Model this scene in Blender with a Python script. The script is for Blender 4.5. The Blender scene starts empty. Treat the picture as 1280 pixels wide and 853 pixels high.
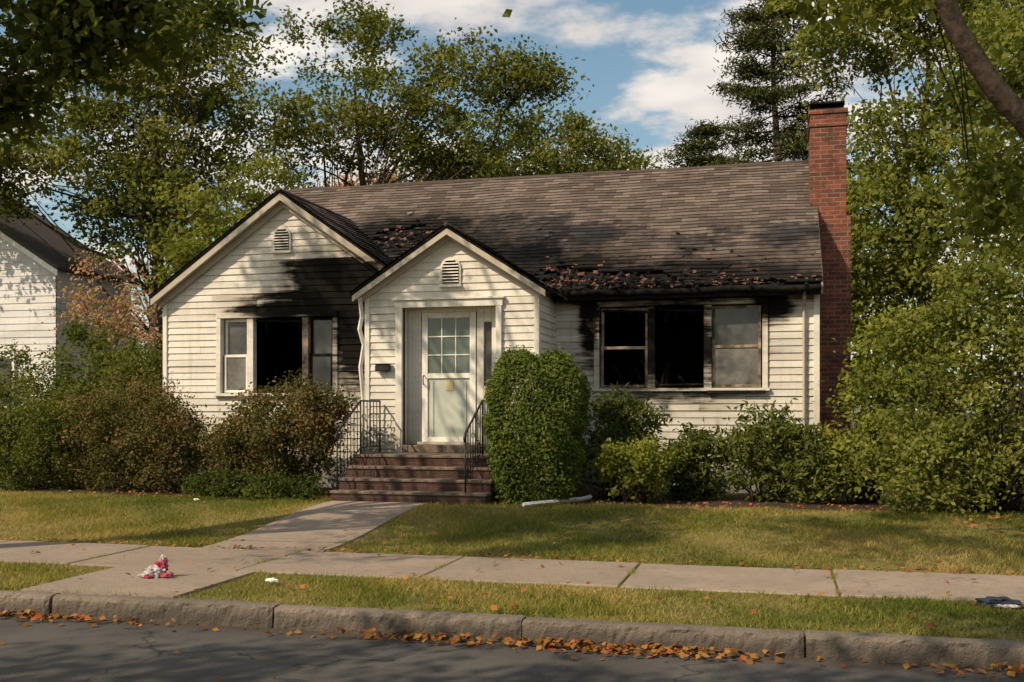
import bpy, math, numpy as np
from mathutils import Vector
R=np.random.default_rng(7)
sc=bpy.context.scene
sc.view_settings.view_transform='Standard'; sc.view_settings.look='None'; sc.view_settings.exposure=0
# ---------------------------------------------------------------- node helpers
def newmat(name):
    m=bpy.data.materials.new(name); m.use_nodes=True; nt=m.node_tree; nt.nodes.clear()
    return m,nt
def N(nt,t,ins=None,**kw):
    n=nt.nodes.new(t)
    for k,v in kw.items(): setattr(n,k,v)
    if ins:
        for k,v in ins.items():
            s=n.inputs[k]
            if isinstance(v,bpy.types.NodeSocket): nt.links.new(v,s)
            else:
                if isinstance(v,(tuple,list)) and len(v)==3 and s.type=='RGBA': v=(*v,1)
                s.default_value=v
    return n
def math_(nt,op,a,b=0.0,c=None,clamp=False):
    n=nt.nodes.new('ShaderNodeMath'); n.operation=op; n.use_clamp=clamp
    for i,v in enumerate([a,b]+([c] if c is not None else [])):
        if isinstance(v,bpy.types.NodeSocket): nt.links.new(v,n.inputs[i])
        else: n.inputs[i].default_value=v
    return n.outputs[0]
def mix(nt,f,a,b,bt='MIX'):
    n=nt.nodes.new('ShaderNodeMixRGB'); n.blend_type=bt
    for i,v in enumerate([f,a,b]):
        if isinstance(v,bpy.types.NodeSocket): nt.links.new(v,n.inputs[i])
        else: n.inputs[i].default_value=(*v,1) if isinstance(v,(tuple,list)) else v
    return n.outputs[0]
def coord(nt): return N(nt,'ShaderNodeTexCoord').outputs['Object']
def vscale(nt,v,s,off=(0,0,0)):
    return N(nt,'ShaderNodeMapping',{'Vector':v,'Scale':s,'Location':off}).outputs[0]
def noise(nt,v,s,d=4,r=.55):
    return N(nt,'ShaderNodeTexNoise',{'Vector':v,'Scale':s,'Detail':min(d,4),'Roughness':r}).outputs['Fac']
def mrange(nt,v,a,b,c=0.,d=1.):
    return N(nt,'ShaderNodeMapRange',{0:v,1:a,2:b,3:c,4:d},interpolation_type='SMOOTHSTEP').outputs[0]
def attr(nt,name): return N(nt,'ShaderNodeAttribute',attribute_name=name).outputs['Fac']
def ramp(nt,f,stops):
    n=N(nt,'ShaderNodeValToRGB',{'Fac':f}); e=n.color_ramp.elements
    while len(e)<len(stops): e.new(.5)
    for i,(p,c) in enumerate(stops): e[i].position=p; e[i].color=(*c,1)
    return n.outputs[0]
def bsdf(nt,col,rough=.7,bump=None,bs=.3,bd=.02,spec=.3,metal=0.):
    ins={'Base Color':col,'Roughness':rough,'Specular IOR Level':spec,'Metallic':metal}
    if bump is not None:
        ins['Normal']=N(nt,'ShaderNodeBump',{'Height':bump,'Strength':bs,'Distance':bd}).outputs[0]
    b=N(nt,'ShaderNodeBsdfPrincipled',ins)
    N(nt,'ShaderNodeOutputMaterial',{'Surface':b.outputs[0]}); return b
SOOT=[(-7.15,16.5,3.30,1.5,.5,.42),(-6.6,16.5,3.55,1.05,.5,.60),(-6.8,16.5,2.75,.50,.5,.85),(-8.2,16.5,3.22,.9,.5,.20),(-7.3,16.5,3.75,.85,.5,.38),
      (-1.6,17,3.45,2.5,.75,.30),(-2.98,17,3.0,.2,.6,.6),(-1.75,17,2.6,1.15,.3,.85),(-3.35,16.0,3.42,.25,.6,.14),
      (-7.75,16.5,2.5,.6,.35,.8),(-.15,17,3.2,.35,.5,.35)]
RSOOT=[(-1.9,16.7,3.5,2.9,.8,.75),(-6.75,18.6,4.7,1.3,1.0,.9),(-5.2,17.4,4.0,2.0,1.05,.95),(-3.3,16.8,3.6,1.3,1.2,1.0),(.2,16.6,3.4,.9,.45,.45),(-6.3,16.6,3.8,.9,1.3,.7),(-3.5,15.9,3.4,.5,1.2,.4)]
def soot(nt,ells,lo=.02,hi=.42,ns=2.2,amp=.7,streak=True,rn=0.):
    co=coord(nt); cur=None
    for (cx,cy,cz,rx,ry,rz) in ells:
        a=N(nt,'ShaderNodeVectorMath',{0:co,1:(cx,cy,cz)},operation='SUBTRACT').outputs[0]
        b=N(nt,'ShaderNodeVectorMath',{0:a,1:(1/rx,1/ry,1/rz)},operation='MULTIPLY').outputs[0]
        l=N(nt,'ShaderNodeVectorMath',{0:b},operation='LENGTH').outputs['Value']
        m=math_(nt,'SUBTRACT',1.15,l)
        cur=m if cur is None else math_(nt,'SMOOTH_MAX',cur,m,.2)
    n1=noise(nt,co,ns,4,.65)
    n2=noise(nt,vscale(nt,co,(1.,1.,11) if streak else (1,1,1)),1.8,3,.6)
    v=math_(nt,'ADD',cur,math_(nt,'MULTIPLY',math_(nt,'SUBTRACT',n1,.5),amp))
    v=math_(nt,'ADD',v,math_(nt,'MULTIPLY',math_(nt,'SUBTRACT',n2,.5),amp*(1.3 if streak else .7)))
    if rn: v=math_(nt,'ADD',v,math_(nt,'MULTIPLY',math_(nt,'SUBTRACT',attr(nt,'rnd'),.5),rn))
    return mrange(nt,v,lo,hi)
# ---------------------------------------------------------------- materials
def mk_siding(name,base=(.70,.65,.57),useSoot=True,dirt=.24):
    m,nt=newmat(name); co=coord(nt)
    n1=noise(nt,vscale(nt,co,(.6,.6,3)),1.5,4); n2=noise(nt,co,14,4,.7); n4=noise(nt,vscale(nt,co,(7,7,.6)),1.3,3,.6)
    c=mix(nt,mrange(nt,n1,.35,.75),base,tuple(b*.78 for b in base))
    r=attr(nt,'rnd'); c=mix(nt,math_(nt,'MULTIPLY',r,dirt),c,(.34,.30,.24))
    c=mix(nt,mrange(nt,n4,.50,.78,0,.45),c,(.36,.31,.23))
    c=mix(nt,mrange(nt,n2,.56,.74,0,.6),c,(.32,.275,.21))
    z=N(nt,'ShaderNodeSeparateXYZ',{0:co}).outputs[2]
    g=math_(nt,'MULTIPLY',mrange(nt,z,1.8,.6),math_(nt,'ADD',n1,.15))
    c=mix(nt,g,c,(.25,.23,.15)); sp=.3
    if useSoot:
        s1=soot(nt,SOOT,-.65,.35,1.2,.6,True,.3); c=mix(nt,math_(nt,'MULTIPLY',s1,.74),c,(.17,.12,.075))
        s=soot(nt,SOOT,-.10,.38,2.6,.8,True,.35); c=mix(nt,math_(nt,'MULTIPLY',s,.985),c,(.008,.0075,.007))
        sp=math_(nt,'MULTIPLY',math_(nt,'SUBTRACT',1.0,s),.3)
    bsdf(nt,c,.65,n2,.2,.012,sp); return m
M_SID=mk_siding('siding_paint'); M_TRIM=mk_siding('trim_paint',(.72,.67,.59),True,.1)
M_RAKE=mk_siding('weathered_rake_paint',(.46,.40,.32))
M_NSID=mk_siding('neighbour_siding',(.64,.62,.60),False,.1)
def mk_simple(name,col,rough=.7,ns=8,var=.35,bs=.3,spec=.3,metal=0):
    m,nt=newmat(name); co=coord(nt); n=noise(nt,co,ns,4,.65)
    c=mix(nt,mrange(nt,n,.3,.7),tuple(x*(1-var) for x in col),tuple(min(1,x*(1+var)) for x in col))
    bsdf(nt,c,rough,n,bs,.02,spec,metal); return m
M_CHAR=mk_simple('charred_wood',(.012,.0105,.0095),.85,9,.6,.8,.12)
M_ROOM=mk_simple('burnt_room',(.008,.007,.006),.95,5,.5,.4,.05)
M_IRON=mk_simple('wrought_iron',(.018,.018,.02),.45,20,.3,.2)
M_STONE=mk_simple('step_tread_stone',(.135,.10,.076),.85,10,.35,.4)
M_BARK=mk_simple('bark',(.085,.065,.048),.9,12,.45,.9,.1)
M_BARKD=mk_simple('bark_dark',(.050,.036,.027),.9,14,.45,.9,.1)
M_FOUND=mk_simple('foundation',(.18,.17,.15),.9,6,.3,.4)
M_WHITEP=mk_simple('white_vinyl',(.74,.70,.63),.5,5,.12,.1)
M_RED=mk_simple('red_wrap',(.42,.06,.09),.5,9,.35,.3)
M_PLAS=mk_simple('clear_wrap',(.42,.38,.38),.3,30,.4,.4,.5)
M_BLUE=mk_simple('navy_cloth',(.02,.028,.045),.8,9,.4,.3)
M_CURTAIN=mk_simple('sooty_blind',(.13,.12,.11),.7,3,.4,.1)
def mk_roof(name,a,b,sootlist=True):
    m,nt=newmat(name); co=coord(nt)
    r=attr(nt,'rnd'); n=noise(nt,co,.9,4,.6); n2=noise(nt,co,60,2,.7); n5=noise(nt,vscale(nt,co,(3.5,.5,.5)),1.4,3,.6)
    c=ramp(nt,r,[(0,tuple(x*.66 for x in a)),(.35,a),(.75,b),(1,tuple(x*1.22 for x in b))])
    c=mix(nt,mrange(nt,n,.38,.72,0,.5),c,(.075,.058,.048))
    c=mix(nt,mrange(nt,n5,.5,.75,0,.4),c,(.062,.05,.043))
    c=mix(nt,mrange(nt,n2,.4,.8,0,.4),c,(.05,.04,.035))
    if sootlist:
        s1=soot(nt,RSOOT,-.75,.3,1.0,.8,False); c=mix(nt,math_(nt,'MULTIPLY',s1,.72),c,(.038,.030,.025))
        s=soot(nt,RSOOT,-.03,.36,2.6,.9,False,.4); c=mix(nt,math_(nt,'MULTIPLY',s,.95),c,(.010,.009,.008))
    bsdf(nt,c,.9,n2,.4,.01,.12); return m
M_ROOF=mk_roof('asphalt_shingles',(.132,.101,.084),(.188,.144,.119))
M_NROOF=mk_roof('neighbour_shingles',(.13,.105,.088),(.17,.135,.115),False)
def mk_brick(name,a,b,mortar,sc_=1.0):
    m,nt=newmat(name); co=coord(nt)
    s=N(nt,'ShaderNodeSeparateXYZ',{0:co})
    v=N(nt,'ShaderNodeCombineXYZ',{0:math_(nt,'ADD',s.outputs[0],s.outputs[1]),1:s.outputs[2],2:0.}).outputs[0]
    bt=N(nt,'ShaderNodeTexBrick',{'Vector':v,'Color1':a,'Color2':b,'Mortar':mortar,'Scale':1.0,'Mortar Size':.0085,'Mortar Smooth':.2,'Bias':0.,'Brick Width':.215*sc_,'Row Height':.075*sc_})
    n=noise(nt,co,4,4,.7); n3=noise(nt,co,40,2)
    c=mix(nt,mrange(nt,n,.4,.7,0,.75),bt.outputs['Color'],(.05,.028,.022))
    c=mix(nt,mrange(nt,n3,.5,.8,0,.4),c,(.22,.13,.095))
    h=math_(nt,'SUBTRACT',math_(nt,'MULTIPLY',n3,.3),bt.outputs['Fac'])
    bsdf(nt,c,.85,h,.8,.014,.15); return m
M_BRICK=mk_brick('chimney_brick',(.25,.068,.035),(.11,.036,.025),(.22,.17,.13))
M_SBRICK=mk_brick('step_brick',(.085,.038,.027),(.050,.026,.021),(.08,.065,.05))
m,nt=newmat('sooty_glass'); co=coord(nt); n=noise(nt,co,3,4)
c=mix(nt,mrange(nt,n,.35,.7),(.03,.03,.03),(.09,.085,.08)); bsdf(nt,c,.2,None,spec=.5); M_GLASS=m
m,nt=newmat('door_glass'); co=coord(nt); n=noise(nt,co,2,4)
c=mix(nt,mrange(nt,n,.3,.7),(.06,.085,.072),(.14,.17,.14)); bsdf(nt,c,.15,None,spec=.6); M_DGLASS=m
m,nt=newmat('door_panel'); co=coord(nt); n=noise(nt,co,3,4)
c=mix(nt,mrange(nt,n,.3,.7),(.40,.42,.36),(.52,.53,.46)); bsdf(nt,c,.35,None,spec=.4); M_DPANEL=m
m,nt=newmat('notice_paper'); co=coord(nt); n=noise(nt,vscale(nt,co,(40,1,90)),2,2)
c=mix(nt,mrange(nt,n,.5,.6),(.7,.6,.35),(.25,.14,.05)); bsdf(nt,c,.6); M_NOTE=m
# ground
m,nt=newmat('lawn_ground'); co=coord(nt)
n1=noise(nt,co,.55,3,.6); n2=noise(nt,co,7,4,.7); n3=noise(nt,co,45,2,.7)
c=mix(nt,mrange(nt,n1,.36,.64),(.105,.105,.026),(.24,.185,.068))
c=mix(nt,mrange(nt,n2,.45,.75,0,.6),c,(.17,.125,.055)); c=mix(nt,mrange(nt,n3,.4,.75,0,.5),c,(.05,.046,.015))
y=N(nt,'ShaderNodeSeparateXYZ',{0:co}).outputs[1]
e=math_(nt,'ADD',y,math_(nt,'MULTIPLY',math_(nt,'SUBTRACT',n2,.5),1.2))
c=mix(nt,mrange(nt,e,14.0,14.4),c,mix(nt,n3,(.035,.024,.016),(.085,.06,.04)))
bsdf(nt,c,.95,math_(nt,'ADD',n2,n3),.8,.03,.1); M_LAWN=m
m,nt=newmat('asphalt'); co=coord(nt); a=noise(nt,co,1.0,4); b=noise(nt,co,90,2,.8)
vd=N(nt,'ShaderNodeVectorMath',{0:co,1:N(nt,'ShaderNodeTexNoise',{'Vector':co,'Scale':2.}).outputs['Color']},operation='ADD').outputs[0]
v=N(nt,'ShaderNodeTexVoronoi',{'Vector':vd,'Scale':.35},feature='DISTANCE_TO_EDGE').outputs[0]
c=mix(nt,mrange(nt,a,.3,.7),(.064,.058,.053),(.098,.089,.080)); c=mix(nt,mrange(nt,b,.55,.8,0,.6),c,(.20,.18,.155)); c=mix(nt,mrange(nt,b,.45,.25,0,.6),c,(.02,.02,.02))
c=mix(nt,mrange(nt,v,.008,.002,0,.6),c,(.022,.021,.020))
y=N(nt,'ShaderNodeSeparateXYZ',{0:co}).outputs[1]
c=mix(nt,mrange(nt,math_(nt,'ADD',y,math_(nt,'MULTIPLY',a,.4)),7.2,7.6,0,.7),c,(.06,.043,.03))
bsdf(nt,c,.85,b,.6,.01,.2); M_ASPH=m
def mk_conc(name,a,b,gr,curb=False):
    m,nt=newmat(name); co=coord(nt); n1=noise(nt,co,1.3,4,.6); n2=noise(nt,co,gr,2,.8); n3=noise(nt,co,9,4,.7)
    r=N(nt,'ShaderNodeObjectInfo').outputs['Random']
    c=mix(nt,mrange(nt,n1,.3,.7),a,b); c=mix(nt,mrange(nt,n2,.48,.72,0,.5),c,tuple(x*.4 for x in a)); c=mix(nt,mrange(nt,n3,.48,.75,0,.6),c,tuple(x*.5 for x in b))
    c=mix(nt,mrange(nt,n2,.42,.3,0,.35),c,tuple(min(1,x*1.5) for x in a))
    c=mix(nt,math_(nt,'MULTIPLY',r,.4),c,tuple(x*.55 for x in a))
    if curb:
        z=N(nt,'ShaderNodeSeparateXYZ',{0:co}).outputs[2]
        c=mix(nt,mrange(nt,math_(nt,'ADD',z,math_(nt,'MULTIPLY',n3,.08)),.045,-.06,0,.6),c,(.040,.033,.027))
    bsdf(nt,c,.9,math_(nt,'ADD',n2,n3),.8,.015,.15); return m
M_CONC=mk_conc('sidewalk_concrete',(.38,.295,.23),(.30,.235,.185),80)
M_GRAN=mk_conc('granite',(.24,.19,.15),(.14,.12,.098),50,True)
def mk_leaf(name,stops,trans=.35):
    m,nt=newmat(name); r=attr(nt,'rnd'); c=ramp(nt,r,stops)
    b=N(nt,'ShaderNodeBsdfDiffuse',{'Color':c})
    t=N(nt,'ShaderNodeBsdfTranslucent',{'Color':mix(nt,1.0,c,(1.35,1.35,.55),'MULTIPLY')})
    x=N(nt,'ShaderNodeMixShader',{0:trans,1:b.outputs[0],2:t.outputs[0]})
    N(nt,'ShaderNodeOutputMaterial',{'Surface':x.outputs[0]}); return m
L_OAK=mk_leaf('oak_leaves',[(0,(.055,.066,.016)),(.5,(.125,.140,.034)),(.9,(.21,.20,.050)),(1,(.30,.20,.06))])
L_DEEP=mk_leaf('deep_green_leaves',[(0,(.030,.045,.012)),(.6,(.075,.095,.024)),(1,(.14,.15,.035))])
L_LIGHT=mk_leaf('light_green_leaves',[(0,(.085,.10,.022)),(.5,(.175,.195,.045)),(1,(.29,.27,.075))],.42)
L_SHRUB=mk_leaf('shrub_leaves',[(0,(.050,.064,.016)),(.6,(.12,.135,.032)),(1,(.20,.185,.055))],.28)
L_YEW=mk_leaf('yew_leaves',[(0,(.042,.062,.014)),(.55,(.095,.125,.027)),(1,(.17,.185,.045))],.22)
L_RED=mk_leaf('reddish_shrub_leaves',[(0,(.050,.054,.020)),(.5,(.115,.105,.035)),(.8,(.19,.125,.058)),(1,(.25,.135,.075))],.25)
L_YG=mk_leaf('yellow_green_leaves',[(0,(.10,.12,.018)),(.5,(.19,.20,.035)),(1,(.28,.28,.06))],.35)
L_PINK=mk_leaf('autumn_leaves',[(0,(.20,.17,.09)),(.4,(.38,.25,.16)),(.8,(.48,.27,.21)),(1,(.54,.34,.28))],.4)
L_PINE=mk_leaf('pine_needles',[(0,(.030,.042,.018)),(.6,(.068,.080,.028)),(1,(.13,.12,.04))],.15)
L_GRASS=mk_leaf('grass_blades',[(0,(.08,.105,.022)),(.35,(.155,.168,.036)),(.65,(.28,.24,.064)),(1,(.42,.31,.13))],.3)
L_FALL=mk_leaf('dry_leaves',[(0,(.10,.045,.02)),(.4,(.22,.10,.03)),(.75,(.34,.17,.05)),(.9,(.30,.06,.025)),(1,(.42,.26,.08))],.15)
# ---------------------------------------------------------------- geometry helpers
COL=sc.collection
def empty(name):
    e=bpy.data.objects.new(name,None); COL.objects.link(e); return e
def mobj(name,verts,faces,mat,parent=None,rnd=None,smooth=False):
    me=bpy.data.meshes.new(name); me.from_pydata([tuple(v) for v in verts],[],[tuple(f) for f in faces])
    me.materials.append(mat)
    if rnd is not None:
        a=me.attributes.new('rnd','FLOAT','FACE'); a.data.foreach_set('value',np.asarray(rnd,dtype=np.float32))
    if smooth: me.polygons.foreach_set('use_smooth',[True]*len(me.polygons))
    o=bpy.data.objects.new(name,me); COL.objects.link(o)
    if parent: o.parent=parent
    return o
def bev(o,w=.006,s=1):
    b=o.modifiers.new('b','BEVEL'); b.width=w; b.segments=s; b.limit_method='ANGLE'; return o
BF=[(0,3,2,1),(4,5,6,7),(0,1,5,4),(1,2,6,5),(2,3,7,6),(3,0,4,7)]
def bverts(x0,x1,y0,y1,z0,z1): return [(x0,y0,z0),(x1,y0,z0),(x1,y1,z0),(x0,y1,z0),(x0,y0,z1),(x1,y0,z1),(x1,y1,z1),(x0,y1,z1)]
def box(name,x0,x1,y0,y1,z0,z1,mat,parent=None,b=.004):
    o=mobj(name,bverts(x0,x1,y0,y1,z0,z1),BF,mat,parent)
    if b: bev(o,b)
    return o
def prism(name,pts,y0,y1,mat,parent=None):
    n=len(pts); v=[(p[0],y0,p[1]) for p in pts]+[(p[0],y1,p[1]) for p in pts]
    f=[tuple(range(n)),tuple(range(2*n-1,n-1,-1))]+[(i,i+n,(i+1)%n+n,(i+1)%n) for i in range(n)]
    return mobj(name,v,f,mat,parent)
class Tubes:
    def __init__(s): s.v=[]; s.f=[]
    def add(s,pts,rad,sides=6):
        pts=[Vector(p) for p in pts]; n=len(pts); b=len(s.v); prev=None
        for i,p in enumerate(pts):
            d=(pts[min(i+1,n-1)]-pts[max(i-1,0)]).normalized()
            if prev is None:
                a=d.cross(Vector((0,0,1)) if abs(d.z)<.9 else Vector((1,0,0))).normalized()
            else:
                a=(prev-d*prev.dot(d)).normalized()
            prev=a; c=d.cross(a); r=rad[i] if isinstance(rad,(list,tuple)) else rad
            for k in range(sides):
                t=2*math.pi*k/sides; s.v.append(tuple(p+a*(r*math.cos(t))+c*(r*math.sin(t))))
        for i in range(n-1):
            for k in range(sides):
                q=b+i*sides; s.f.append((q+k,q+(k+1)%sides,q+sides+(k+1)%sides,q+sides+k))
        s.f.append(tuple(b+k for k in range(sides))[::-1]); s.f.append(tuple(b+(n-1)*sides+k for k in range(sides)))
    def obj(s,name,mat,parent=None,smooth=True): return mobj(name,s.v,s.f,mat,parent,smooth=smooth)
def quads_obj(name,V,rnd,mat,parent=None,k=4):
    n=len(V)//k; me=bpy.data.meshes.new(name)
    me.vertices.add(len(V)); me.vertices.foreach_set('co',V.astype(np.float32).ravel())
    me.loops.add(n*k); me.loops.foreach_set('vertex_index',np.arange(n*k,dtype=np.int32))
    me.polygons.add(n); me.polygons.foreach_set('loop_start',np.arange(0,n*k,k,dtype=np.int32))
    try: me.polygons.foreach_set('loop_total',np.full(n,k,dtype=np.int32))
    except Exception: pass
    me.update(calc_edges=True)
    a=me.attributes.new('rnd','FLOAT','FACE'); a.data.foreach_set('value',np.clip(rnd,0,1).astype(np.float32))
    me.materials.append(mat); o=bpy.data.objects.new(name,me); COL.objects.link(o)
    if parent: o.parent=parent
    return o
def unit(a): return a/np.maximum(np.linalg.norm(a,axis=1,keepdims=True),1e-6)
def leafquads(P,size,up=.6,ratio=.55,droop=0.,out=None):
    n=len(P); nr=unit(R.normal(size=(n,3)))+np.array([-.15,-.35,up])
    if out is not None: nr=nr+out*.6
    nr=unit(nr)
    a=R.normal(size=(n,3)); a[:,2]-=droop; a=unit(a-nr*np.sum(a*nr,1,keepdims=True)); b=np.cross(nr,a)
    s=(size*R.uniform(.6,1.3,n))[:,None]
    V=np.empty((n,4,3)); V[:,0]=P-a*s*.5; V[:,1]=P+b*s*ratio*.5+nr*s*.10; V[:,2]=P+a*s*.5; V[:,3]=P-b*s*ratio*.5+nr*s*.10
    return V.reshape(-1,3)
def clumps(blobs,per,rc,flat=.65,bias=2.2):
    C=[];
    for (cx,cy,cz,rx,ry,rz,n) in blobs:
        d=unit(R.normal(size=(n,3))); r=R.uniform(0,1,n)**(1/bias)*R.uniform(.82,1.12,n)
        C.append(np.array([cx,cy,cz])+d*r[:,None]*np.array([rx,ry,rz]))
    C=np.concatenate(C); k=len(C); cr=R.uniform(0,1,k)
    cnt=np.maximum(5,(per*R.uniform(.45,1.5,k))).astype(int); idx=np.repeat(np.arange(k),cnt)
    rad=(rc*R.uniform(.6,1.3,k))[idx][:,None]
    P=C[idx]+R.normal(size=(len(idx),3))*rad*np.array([.55,.55,.55*flat])
    return C,P,np.clip(cr[idx]*.55+R.uniform(0,1,len(idx))*.45,0,1)
def wiggle(a,b,n,amp,arch=0.):
    a=np.array(a,float); b=np.array(b,float); t=np.linspace(0,1,n)[:,None]
    p=a+(b-a)*t; w=R.normal(size=(n,3))*amp*np.linalg.norm(b-a); w[0]=0; w[-1]=0
    p=p+w; p[:,2]+=arch*np.sin(t[:,0]*math.pi)*np.linalg.norm(b-a); return p
def tree(name,base,top,r0,blobs,leaf,per,rc,lm,bm=None,limbs=20,up=.6,droop=0.,ratio=.6):
    e=empty(name); bm=bm or M_BARK
    C,P,rn=clumps(blobs,per,rc)
    quads_obj('leaves',leafquads(P,leaf,up,ratio,droop),rn,lm,e)
    T=Tubes(); tr=wiggle(base,top,8,.02); rr=[r0*(1.25 if i==0 else 1)*(1-.85*i/7) for i in range(8)]
    T.add(tr,rr,9)
    idx=R.permutation(len(C))[:int(limbs*2.6)]
    for q,i in enumerate(idx):
        c=C[i]; t=R.uniform(.3,.95); k=int(t*6.99); s=tr[k]
        if s[2]>c[2]-.2: s=tr[max(1,k//2)]
        big=q<limbs; r=rr[k]*(.42 if big else .18)
        T.add(wiggle(s,c,6,.035,.06),[max(.010,r*(1-.88*j/5)) for j in range(6)],6 if big else 4)
    T.obj('trunk_and_branches',bm,e); return e
def shrub(name,blobs,leaf,per,rc,lm,base,up=.5,stems=9,bm=None,ratio=.55,bias=3.):
    e=empty(name); C,P,rn=clumps(blobs,per,rc,.8,bias)
    k=P[:,2]>.2; P=P[k]; rn=rn[k]
    quads_obj('leaves',leafquads(P,leaf,up,ratio),rn,lm,e)
    T=Tubes()
    for i in R.permutation(len(C))[:stems*3]:
        c=C[i]; b=(base[0]+R.normal()*.12,base[1]+R.normal()*.1,base[2])
        T.add(wiggle(b,c,5,.03,.05),[.018,.014,.011,.008,.005],5)
    T.obj('stems',bm or M_BARKD,e); return e
def clipped_shrub(name,c,h,n,leaf,lm):
    """clipped hedge plant: leaves spread through the outer skin of a lumpy rounded block"""
    e=empty(name); d=unit(R.normal(size=(n,3))); q=3.6
    k=(np.abs(d)**q).sum(1)**(-1/q)
    lump=1+.05*np.sin(d[:,0]*5+d[:,2]*4)+.05*np.sin(d[:,1]*7-d[:,2]*6+1)+.035*np.sin(d[:,0]*13+d[:,2]*11)+.03*np.sin(d[:,2]*19+d[:,0]*7)
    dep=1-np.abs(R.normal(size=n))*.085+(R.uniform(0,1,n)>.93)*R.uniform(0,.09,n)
    P=np.array(c)+d*(k*lump*dep)[:,None]*np.array(h)
    t=(P[:,2]-(c[2]-h[2]))/(2*h[2]); P[:,0]=c[0]+(P[:,0]-c[0])*(.86+.16*np.clip(t,0,1))
    keep=P[:,2]>.22; P=P[keep]; d=d[keep]; dep=dep[keep]; m=len(P)
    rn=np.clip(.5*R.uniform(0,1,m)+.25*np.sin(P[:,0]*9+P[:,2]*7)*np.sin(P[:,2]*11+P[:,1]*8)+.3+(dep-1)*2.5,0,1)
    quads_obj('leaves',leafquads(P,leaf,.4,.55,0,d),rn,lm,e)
    T=Tubes()
    for i in R.permutation(m)[:60]:
        T.add(wiggle((c[0]+R.normal()*.12,c[1]+R.normal()*.1,.2),P[i],5,.03,.03),[.02,.016,.012,.008,.004],5)
    T.obj('stems',M_BARKD,e); return e
# ---------------------------------------------------------------- ground
def gz(y): 
    t=min(max((y-10.5)/3.3,0),1); return .22*(t*t*(3-2*t))
gzv=np.vectorize(gz)
prof=[(-400,-.156),(0,-.156),(7.40,-.156),(7.42,0.0),(8.9,0),(10.4,0)]+[(y,gz(y)) for y in np.linspace(10.6,13.8,12)]+[(16,.22),(40,.22),(900,.22)]
xs=[-900,-60,-20,-12,-6,0,6,20,60,900]; v=[];f=[]
for (yy,z) in prof:
    for x in xs: v.append((x,yy,z))
nx=len(xs)
for i in range(len(prof)-1):
    for j in range(nx-1): a=i*nx+j; f.append((a,a+1,a+nx+1,a+nx))
mobj('ground',v,f,M_LAWN)
mobj('road',[(-200,-3,-.15),(200,-3,-.15),(200,7.40,-.15),(-200,7.40,-.15)],[(0,1,2,3)],M_ASPH)
curb=empty('granite_curb')
xj=[-3.74+1.95*k for k in range(-8,9)]
for i in range(len(xj)-1):
    x0,x1=xj[i]+.007,xj[i+1]-.007; n=60; vv=[];ff=[]
    ring=[(7.35,-.2),(7.350,-.13),(7.352,-.07),(7.354,-.02),(7.362,.004),(7.40,.012),(7.46,.012),(7.51,.008),(7.52,-.02),(7.52,-.2)]
    dy=R.normal()*.010; dz=R.normal()*.006; tilt=R.normal()*.004; m_=len(ring); lump=R.normal(size=m_)*0
    for k in range(n+1):
        x=x0+(x1-x0)*k/n; lump=lump*.6+R.normal(size=m_)*.004; en=.012 if k in(0,n) else 0
        for q,(yy,z) in enumerate(ring): vv.append((x,yy+dy+lump[q]+en*(q<6),z+dz+tilt*(k/n-.5)+R.normal()*.002-en*(2<q<9)*.5))
    for k in range(n):
        for q in range(m_): a=k*m_+q; b=k*m_+(q+1)%m_; ff.append((a,b,b+m_,a+m_))
    ff.append(tuple(range(m_))); ff.append(tuple(n*m_+q for q in range(m_))[::-1])
    mobj('curb_stone_%d'%i,vv,ff,M_GRAN,curb)
side=empty('sidewalk')
xs_=[-3.13+1.8*k for k in range(-9,10)]
for i in range(len(xs_)-1):
    h=.018+R.uniform(-.006,.006)
    o=box('slab_%d'%i,xs_[i]+.009,xs_[i+1]-.009,8.96,10.38,-.06,h,M_CONC,side,.008)
walk=empty('front_walkway')
for i,(a,b) in enumerate([(7.53,8.94),(10.40,11.55),(11.55,12.7),(12.7,13.86)]):
    v=[];n=6
    for k in range(n+1):
        yy=a+.008+(b-a-.016)*k/n
        for x in (-6.12,-4.70): v.append((x,yy,gz(yy)+.022))
    v2=[(x,y_,z-.08) for x,y_,z in v]; f=[(2*k,2*k+1,2*k+3,2*k+2) for k in range(n)]; q=len(v)
    f+=[(2*k,2*k+2,2*k+2+q,2*k+q) for k in range(n)]+[(2*k+1,2*k+1+q,2*k+3+q,2*k+3) for k in range(n)]+[(0,q,q+1,1),(2*n,2*n+1,2*n+1+q,2*n+q)]
    mobj('slab_%d'%i,v+v2,f,M_CONC,walk)
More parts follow.
